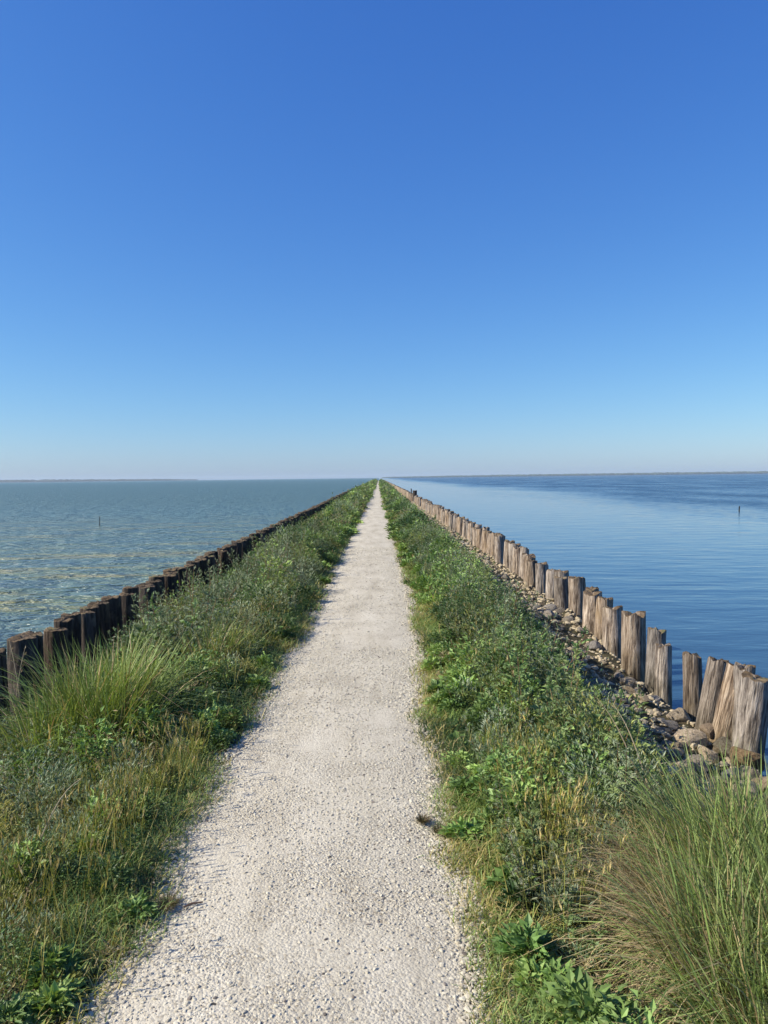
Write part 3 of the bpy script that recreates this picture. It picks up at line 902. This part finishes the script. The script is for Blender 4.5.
# ------------------------------------------------------------------ grass tussocks (things)
def tussock(cx, cy, heads, cols, lab, wd=(.003, .006), dry=.15, wind=(0, 0)):
    """a tangle of several heads of blades grown together; heads: (dx, dy, radius, blades, height)"""
    Vs, F3, F4, Cs, k0 = [], [], [], [], 0
    for dx, dy, rr_, n, hh in heads:
        a_ = rng.random(n) * 6.28; rr = np.sqrt(rng.random(n))
        x = cx + dx + rr_ * rr * np.cos(a_); y = cy + dy + rr_ * rr * np.sin(a_)
        az_ = np.arctan2(np.sin(a_) * rr + wind[1] + rng.normal(0, .75, n), np.cos(a_) * rr + wind[0] + rng.normal(0, .75, n))
        h = hh * (.35 + .75 * rng.random(n) ** .8)
        lean = (.04 + .42 * rr ** 1.5) * (.3 + 1.3 * rng.random(n))
        cur = rng.gamma(1.6, .17, n)
        broken = rng.random(n) < .12; cur[broken] += .9; h[broken] *= .8
        C = pal(n, cols, .24); tip = C * 1.12
        d = rng.random(n) < dry
        C[d] = pal(d.sum(), STRAW); tip[d] = C[d]
        V, f3, f4, CC = blades(np.stack([x, y, ground_z(x, y) - .02], -1), h, wd[0] + (wd[1] - wd[0]) * rng.random(n), az_, lean, cur, C, 5, tip)
        Vs.append(V); F3.append(f3 + k0); F4.append(f4 + k0); Cs.append(CC); k0 += len(V)
    root = empty('grass_tussock', (cx, cy, float(ground_z(cx, cy))))
    loc = np.array(root.location)
    build('blades', np.concatenate(Vs) - loc, [np.concatenate(F3), np.concatenate(F4)], M_GRASS, np.concatenate(Cs), root)
    return tag(root, lab, 'grass tussock'), loc


TL = [(0.187, 0.286, 0.077), (0.132, 0.215, 0.05), (0.242, 0.319, 0.11), (0.088, 0.143, 0.033)]
TR = [(0.252, 0.345, 0.102), (0.183, 0.264, 0.068), (0.321, 0.38, 0.136), (0.331, 0.406, 0.136), (0.126, 0.184, 0.051)]
tussock(-1.86, 4.95, [(0, 0, .2, 900, .78), (-.22, -.22, .16, 560, .62), (.1, .3, .17, 600, .7), (.2, -.12, .14, 420, .55), (-.3, .22, .16, 400, .6)], TL, 'tall bright green grass tussock by the dark posts', wd=(.005, .012), dry=.1)
t, loc = tussock(1.62, 2.78, [(0, 0, .22, 1700, .72), (.3, -.25, .2, 1300, .7), (-.17, .28, .17, 1100, .66), (.32, .35, .22, 1200, .62), (-.16, -.34, .18, 1300, .58), (.05, -.62, .2, 1400, .62), (-.34, .02, .14, 900, .52), (-.2, -.7, .2, 1200, .54), (.3, -.85, .22, 1200, .62), (-.36, -.45, .14, 700, .46), (-.05, -.95, .2, 1000, .5), (-.45, -.22, .15, 900, .5), (-.52, -.5, .15, 900, .46), (-.48, -.82, .17, 900, .44), (-.2, -1.08, .2, 900, .44), (.45, -.55, .22, 900, .68)], TR,
                 'large arching green and straw grass tussock close to the viewer by the pale posts', wd=(.0045, .010), dry=.2, wind=(-.25, .15))
# its skirt of dead straw on the path side, a part of the tussock
n = 2600
x = rng.normal(1.0, .06, n) + .1; y = rng.normal(2.62, .26, n)
V, f3, f4, CC = blades(np.stack([x, y, ground_z(x, y)], -1), rng.uniform(.18, .42, n), rng.uniform(.003, .006, n), rng.normal(3.0, .7, n), rng.uniform(.1, .6, n), rng.gamma(2, .25, n), pal(n, STRAW), 5)
build('dead_straw', V - loc, [f3, f4], M_DRY, CC, t)
tussock(-1.5, 6.7, [(0, 0, .16, 420, .5), (.15, .3, .14, 320, .42)], FRESH, 'smaller green grass tussock past the tall one by the dark posts', wd=(.005, .01), dry=.15)

# ------------------------------------------------------------------ ground cover (stuff)
def bank_pts(n, side, y0, y1, w_, pw=1.0, inn=.1):
    y = y0 + (y1 - y0) * rng.random(n) ** pw
    off = -inn + (w_ + inn) * rng.random(n)
    return np.where(side < 0, edge_l(y) - off, edge_r(y) + off), y, off


def clear(x, y, off):
    """thin the growth at the very edge of the path and in a few bare spots"""
    e = sstep(-.09, .12, off + .22 * (fbm(x * 3, y * 2.2, 21) - .5))
    bare = sstep(.28, .42, fbm(x * 1.7 + 9, y * 1.3, 31))
    inner = sstep(.55, .25, off) + .8 * sstep(.5, .6, fbm(x * 1.2 + 5, y * .9, 33)) + .22
    return rng.random(len(x)) < e * (.25 + .75 * bare) * np.clip(inner, 0, 1)


for side, lab in ((-1, 'short green grass and dry blades along the dark-post side of the path'), (1, 'short fresh grass along the pale-post side of the path')):
    acc = Acc()
    for y0, y1, n, wmul in ((1.5, 4.5, 52000, 1), (4.5, 9, 46000, 1.4), (9, 18, 36000, 2.2), (18, 40, 26000, 4), (40, 100, 18000, 7), (100, DYKE_END - 14, 16000, 14)):
        x, y, off = bank_pts(n, side, y0, y1, 1.75 if side < 0 else 1.22)
        k = clear(x, y, off); x, y, off = x[k], y[k], off[k]; m = len(x)
        hh = np.minimum(.04 + .48 * veg_h(x, y), .30) * (.45 + .8 * rng.random(m))
        patch = fbm(x * 1.6, y * 1.1, 41)
        C = pal(m, FRESH if side > 0 else FRESH + DEEP)
        dp = patch < .42; C[dp] = pal(dp.sum(), DEEP)
        dry = (rng.random(m) < .10) | ((patch > .63) & (rng.random(m) < .5)) | ((off < .12) & (rng.random(m) < .25)); C[dry] = pal(dry.sum(), YEL + STRAW[:2])
        V, f3, f4, CC = blades(np.stack([x, y, ground_z(x, y) - .005], -1), hh, (.0022 + .003 * rng.random(m)) * wmul, rng.random(m) * 6.28, .15 + .6 * rng.random(m), .1 + .8 * rng.random(m), C, 3 if y0 < 18 else 2)
        acc.add(V, f3, f4, CC)
    tag(acc.obj('grass', M_GRASS), lab, 'grass', kind='stuff')

# wild barley and other seeding grass: stalks with an ear each, in patches
for side, lab in ((-1, 'straw-yellow wild barley and seeding grass on the dark-post side'), (1, 'yellow-green seeding grass stalks on the pale-post side')):
    acc = Acc()
    spots = ([(-1.2, 3.3, .26, 420), (-1.42, 2.9, .24, 320), (-1.1, 4.2, .25, 320), (-1.35, 3.8, .3, 260), (-1.35, 5.9, .3, 260), (-1.2, 7.2, .35, 260), (-1.9, 6.6, .25, 160), (-1.0, 2.5, .2, 150), (-1.3, 9.5, .5, 240), (-1.5, 13, .8, 260)] if side < 0 else
             [(.78, 3.3, .14, 420), (.72, 3.9, .16, 280), (.95, 4.4, .22, 220), (.9, 5.6, .3, 240), (.7, 2.9, .16, 180), (1.0, 7.2, .35, 240), (.9, 9.5, .5, 240), (1.1, 13, .9, 260), (1.3, 5.2, .2, 150)])
    for cx, cy, rr, n in spots:
        n = int(n * ((.45 if side < 0 else .5) if cy < 4.5 else .25))
        x = rng.normal(cx, rr * .55, n); y = rng.normal(cy, rr, n)
        off = np.where(side < 0, edge_l(y) - x, x - edge_r(y)); k = off > .1; x, y = x[k], y[k]; m = len(x)
        h = rng.uniform(.2, .42, m) * (.85 if cy < 5 else 1.1)
        az_ = rng.random(m) * 6.28; lean = rng.uniform(.02, .3, m); cur = rng.uniform(0, .25, m)
        P = np.stack([x, y, ground_z(x, y)], -1)
        cs = pal(m, YEL)
        V, f3, f4, CC = blades(P, h, np.full(m, .0022) * (1 + cy / 8), az_, lean, cur, cs * .9, 3)
        acc.add(V, f3, f4, CC)
        tipi = V.reshape(m, 7, 3)[:, 6]
        d = np.stack([np.cos(az_) * (lean + cur), np.sin(az_) * (lean + cur), np.ones(m)], -1)
        ln = rng.uniform(.03, .05, m)
        ce = pal(m, YEL + STRAW)
        for r_ in range(2):
            V, f3, f4, CC = leafset(tipi - d * .03, d, ln, ln * .15 * (1 + cy / 14), ce)
            acc.add(V, f3, f4, CC)
        for r_ in range(4):        # awns
            V, f3, f4, CC = blades(tipi - d * .01, ln * 1.0, np.full(m, .0009) * (1 + cy / 8), az_ + rng.normal(0, 1.5, m), rng.uniform(.1, .6, m), np.zeros(m), ce * 1.15, 1)
            acc.add(V, f3, f4, CC)
    tag(acc.obj('wild_barley', M_GRASS), lab, 'grass', kind='stuff')

# low leafy undergrowth; leaf size grows with distance so that far growth still reads as leaves
for side, lab in ((-1, 'dense dark leafy undergrowth filling the dark-post bank'), (1, 'dense leafy undergrowth filling the pale-post bank')):
    acc = Acc()
    w_ = 2.15 if side < 0 else 1.22
    for y0, y1, ncl, kl, ls in ((1.6, 5, 270 if side < 0 else 200, 420, .024), (5, 10, 230, 420, .029), (10, 20, 340, 320, .038), (20, 42, 620, 120, .075), (42, 100, 1100, 50, .12), (100, DYKE_END - 14, 2600, 26, .22)):
        near = y0 < 20
        x, y, off = bank_pts(ncl, side, y0, y1, w_, 1.0, 0)
        k = (rng.random(ncl) < sstep(.0, .35, off + .3 * (fbm(x * 2, y * 1.5, 51) - .5)))
        if side < 0: k &= ~(np.hypot(x + 1.84, y - 4.95) < .3)
        else: k &= ~((np.hypot((x - 1.62) * 1.1, y - 2.75) < .5) | ((x > np.interp(y, [2.0, 2.6, 3.0, 3.4], [.62, .72, .95, 1.1]) + .1 * rng.random(ncl)) & (y < 3.3)))
        x, y, off = x[k], y[k], off[k]; m = len(x)
        hh = veg_h(x, y) * rng.uniform(.45, 1.15, m)
        if side < 0:
            hh = np.where(y < 4.6, np.minimum(hh, .32), hh)
        sp = np.clip(hh * rng.uniform(.4, .75, m), .07, .26) if near else (.13 + .14 * rng.random(m)) * (1 if y0 < 42 else 1.3)
        kind = rng.choice(5, m, p=[.42, .15, .17, .16, .10])       # grey herb, broad fresh, dark, yellowish, dead brown
        pn = fbm(x * 1.1 + 70, y * .7, 61)
        kind[(pn > .66) & (rng.random(m) < .6)] = 1; kind[(pn < .38) & (kind != 4)] = 2
        kind[(off < .3) & (kind == 0)] = 1
        pals = (GREY, FRESH, DEEP, [(.21, .23, .06), (.16, .2, .05), (.26, .24, .08)], [(.24, .17, .10), (.17, .12, .07), (.30, .23, .14)])
        cc = np.zeros((m, 3))
        for q_ in range(5):
            w__ = kind == q_
            if w__.any(): cc[w__] = pal(w__.sum(), pals[q_], .14)
        asp = np.array([.24, .52, .42, .26, .16])[kind]; lsz = np.array([1.0, 1.25, .9, 1.0, 1.2])[kind] * rng.uniform(.7, 1.35, m)
        n_k = np.maximum((kl * (.5 + sp / .2 * .6) * np.where(kind == 4, .4, 1)).astype(int), 8) if near else np.full(m, kl)
        i = np.repeat(np.arange(m), n_k); n = len(i)
        a_ = rng.random(n) * 6.28; rho = np.sqrt(rng.random(n)); rr = rho * sp[i] * (1 + .35 * np.sin(a_ * 3 + i))
        dome = np.sqrt(np.clip(1 - rho ** 2, 0, 1)) * .8 + .2
        P = np.stack([x[i] + rr * np.cos(a_), y[i] + rr * np.sin(a_) * (1 if y0 < 42 else 2), np.zeros(n)], -1)
        spike = (rng.random(n) < .12) * rng.random(n) * .35
        P[:, 2] = ground_z(P[:, 0], P[:, 1]) + hh[i] * (dome * rng.random(n) ** .45 + spike)
        D = np.stack([np.cos(a_) * (.35 + rho) + rng.normal(0, .45, n), np.sin(a_) * (.35 + rho) + rng.normal(0, .45, n), .15 + .9 * rng.random(n)], -1)
        D[:, 2] += np.where(kind[i] == 0, .9, np.where(kind[i] == 3, .6, 0))
        sz = ls * (.55 + .9 * rng.random(n)) * lsz[i]
        V, f3, f4, CC = leafset(P, D, sz, sz * asp[i] * rng.uniform(.75, 1.3, n), cc[i] * (1 + .16 * rng.normal(0, 1, (n, 1))).clip(.5, 1.6))
        acc.add(V, f3, f4, CC)
    tag(acc.obj('undergrowth', M_LEAF), lab, 'undergrowth', kind='stuff')

# dry stalks leaning out of the growth, each a thing
def stalk(px0, py0, y, px1, py1, lab, group=None):
    A, B = at(px0, py0, y), at(px1, py1, y + .1)
    t = np.linspace(0, 1, 7)[:, None]
    pts = np.array(A) * (1 - t) + np.array(B) * t + np.array([0, 0, .05]) * np.sin(t * 3.14)
    V, _, q = tube(pts - np.array(A), np.linspace(.0035, .0012, 7), 5)
    ac = Acc(); ac.add(V, None, q, (.42, .34, .22))
    n = 14
    k = rng.uniform(.62, 1, n)[:, None]
    P = (np.array(B) - np.array(A)) * k
    V, f3, f4, CC = leafset(P, (np.array(B) - np.array(A)) + rng.normal(0, .25, (n, 3)), rng.uniform(.02, .04, n), np.full(n, .005), pal(n, STRAW)); ac.add(V, f3, f4, CC)
    o = ac.obj('dry_stalk', M_DRY); o.location = A
    return tag(o, lab, 'dry stalk', group)


stalk(640, 782, 3.6, 597, 698, 'long pale dry stalk leaning over the shaded rubble, outermost of two')
stalk(648, 786, 3.6, 613, 704, 'long pale dry stalk leaning over the shaded rubble, inner of two')
stalk(585, 740, 5.2, 572, 655, 'upright dry stalk rising above the thistles beside the shaded rubble')
stalk(576, 745, 5.2, 563, 662, 'upright dry stalk with seed head beside the shaded rubble, lower of two')
stalk(38, 845, 3.2, 82, 778, 'bent dry stalk crossing the dark growth beside the barley')
stalk(20, 700, 5.6, 9, 640, 'grey dead stem standing before the nearest dark posts')
stalk(14, 715, 5.5, 25, 648, 'grey dead stem with broken tip before the nearest dark posts')

# a dark stone and a twig on the path
P = at_z(213, 1006, .012)
ob = place_rock(P, (.016, .016, .014), 'dark grey stone lying alone on the pale path', k=3)
m_dark = M_ROCK.copy(); m_dark.name = 'dark_stone'
for n_ in m_dark.node_tree.nodes:
    if n_.type == 'VALTORGB':
        for e in n_.color_ramp.elements: e.color = (e.color[0] * .28, e.color[1] * .3, e.color[2] * .36, 1)
ob.data = ob.data.copy(); ob.data.materials[0] = m_dark
A, B = at_z(184, 907, .022), at_z(203, 902, .02)
V, _, q = tube([(0, 0, 0), tuple((B - A) * .4 + Vector((0, .008, .002))), tuple(B - A)], [.004, .0045, .0025], 6)
ac = Acc(); ac.add(V, None, q, (.16, .11, .07)); o = ac.obj('twig', M_DRY); o.location = A
tag(o, 'short brown twig lying on the pale path', 'twig')
for px, py, rr, lab in ((423, 822, .014, 'small brown weed clump on the gravel at the grass edge'), (440, 832, .024, 'dull green weed clump beside the brown one at the gravel edge'), (168, 906, .028, 'flat weed tuft on the gravel beside the twig')):
    P = at_z(px, py, .015); n = 260
    a_ = rng.random(n) * 6.28; r_ = np.sqrt(rng.random(n)) * rr
    pp = np.stack([r_ * np.cos(a_), r_ * np.sin(a_) * 1.3, np.zeros(n)], -1)
    V, f3, f4, CC = blades(pp, rng.uniform(.015, .045, n), np.full(n, .003), a_, rng.uniform(.4, 1.2, n), np.full(n, .3), pal(n, [(.12, .1, .04), (.09, .1, .035), (.16, .11, .06)]), 2)
    o = build('weed_tuft', V, [f3, f4], M_GRASS, CC); o.location = P
    tag(o, lab, 'weed')

# ------------------------------------------------------------------ stakes out in the water
def water_stake(px, py, hpx, dia, lab):
    P = at_z(px, py, WATER)
    hh = hpx * P.y / FPX
    return post(POST_L[1], (P.x, P.y, WATER - .3), (P.x + .03, P.y, WATER + hh), dia / .225, lab)


water_stake(99.5, 526, 10, .04, 'thin dark stake standing in the choppy water')
water_stake(739, 511, 5, .08, 'small dark marker post standing in the calm water')

# ------------------------------------------------------------------ far shore: low woods across the lagoon
def shore(x0, x1, y, hfun, label, n, cbase):
    acc = Acc()
    x = np.sort(rng.uniform(x0, x1, n))
    hh = hfun(x)
    yy = y + rng.uniform(0, 60, n)
    r_ = np.stack([rng.uniform(14, 34, n), rng.uniform(10, 22, n), hh], -1)
    V = np.repeat(ICO_V[None], n, 0) * (1 + .3 * (rng.random((n, 12, 1)) - .5)) * r_[:, None] * np.array([1, 1, .6]) + np.stack([x, yy, WATER + hh * .4], -1)[:, None]
    F = (ICO_F[None] + (np.arange(n) * 12)[:, None, None]).reshape(-1, 3)
    C = np.repeat((np.array(cbase) * rng.uniform(.7, 1.3, (n, 1)))[:, None], 12, 1).reshape(-1, 3)
    o = build('treeline', V.reshape(-1, 3), [F], M_SHORE, C)
    return tag(o, label, 'treeline', kind='stuff')


D = 3600.0
shore(-2300, -880, D, lambda x: np.interp(x, [-2300, -1500, -1000, -880], [13, 11, 7, 4]) * rng.uniform(.6, 1.2, len(x)), 'thin dark wooded shore across the choppy water', 520, (.03, .042, .028))
shore(30, 2500, D, lambda x: np.interp(x, [30, 500, 2500], [5, 9, 13]) * rng.uniform(.75, 1.15, len(x)), 'long low wooded shore across the calm water', 900, (.05, .08, .045))

# ------------------------------------------------------------------ the air over the lagoon
def box(name, lo, hi, mat):
    V = [(x, y, z) for x in (lo[0], hi[0]) for y in (lo[1], hi[1]) for z in (lo[2], hi[2])]
    F = [(0, 1, 3, 2), (4, 6, 7, 5), (0, 4, 5, 1), (2, 3, 7, 6), (0, 2, 6, 4), (1, 5, 7, 3)]
    return build(name, V, [F], mat)


m, nt, out = new_mat('sea_haze')
pv = nd(nt, 'ShaderNodeVolumePrincipled'); pv.inputs['Color'].default_value = (.72, .86, 1, 1)
pv.inputs['Density'].default_value = HAZE_D; pv.inputs['Anisotropy'].default_value = .1
nt.links.new(pv.outputs[0], out.inputs['Volume'])
o = box('haze', (-FARW - 60, -260, -5.0), (FARW + 60, FARW + 60, 24), m)
tag(o, 'thin pale sea haze over the whole lagoon', 'haze', kind='stuff')
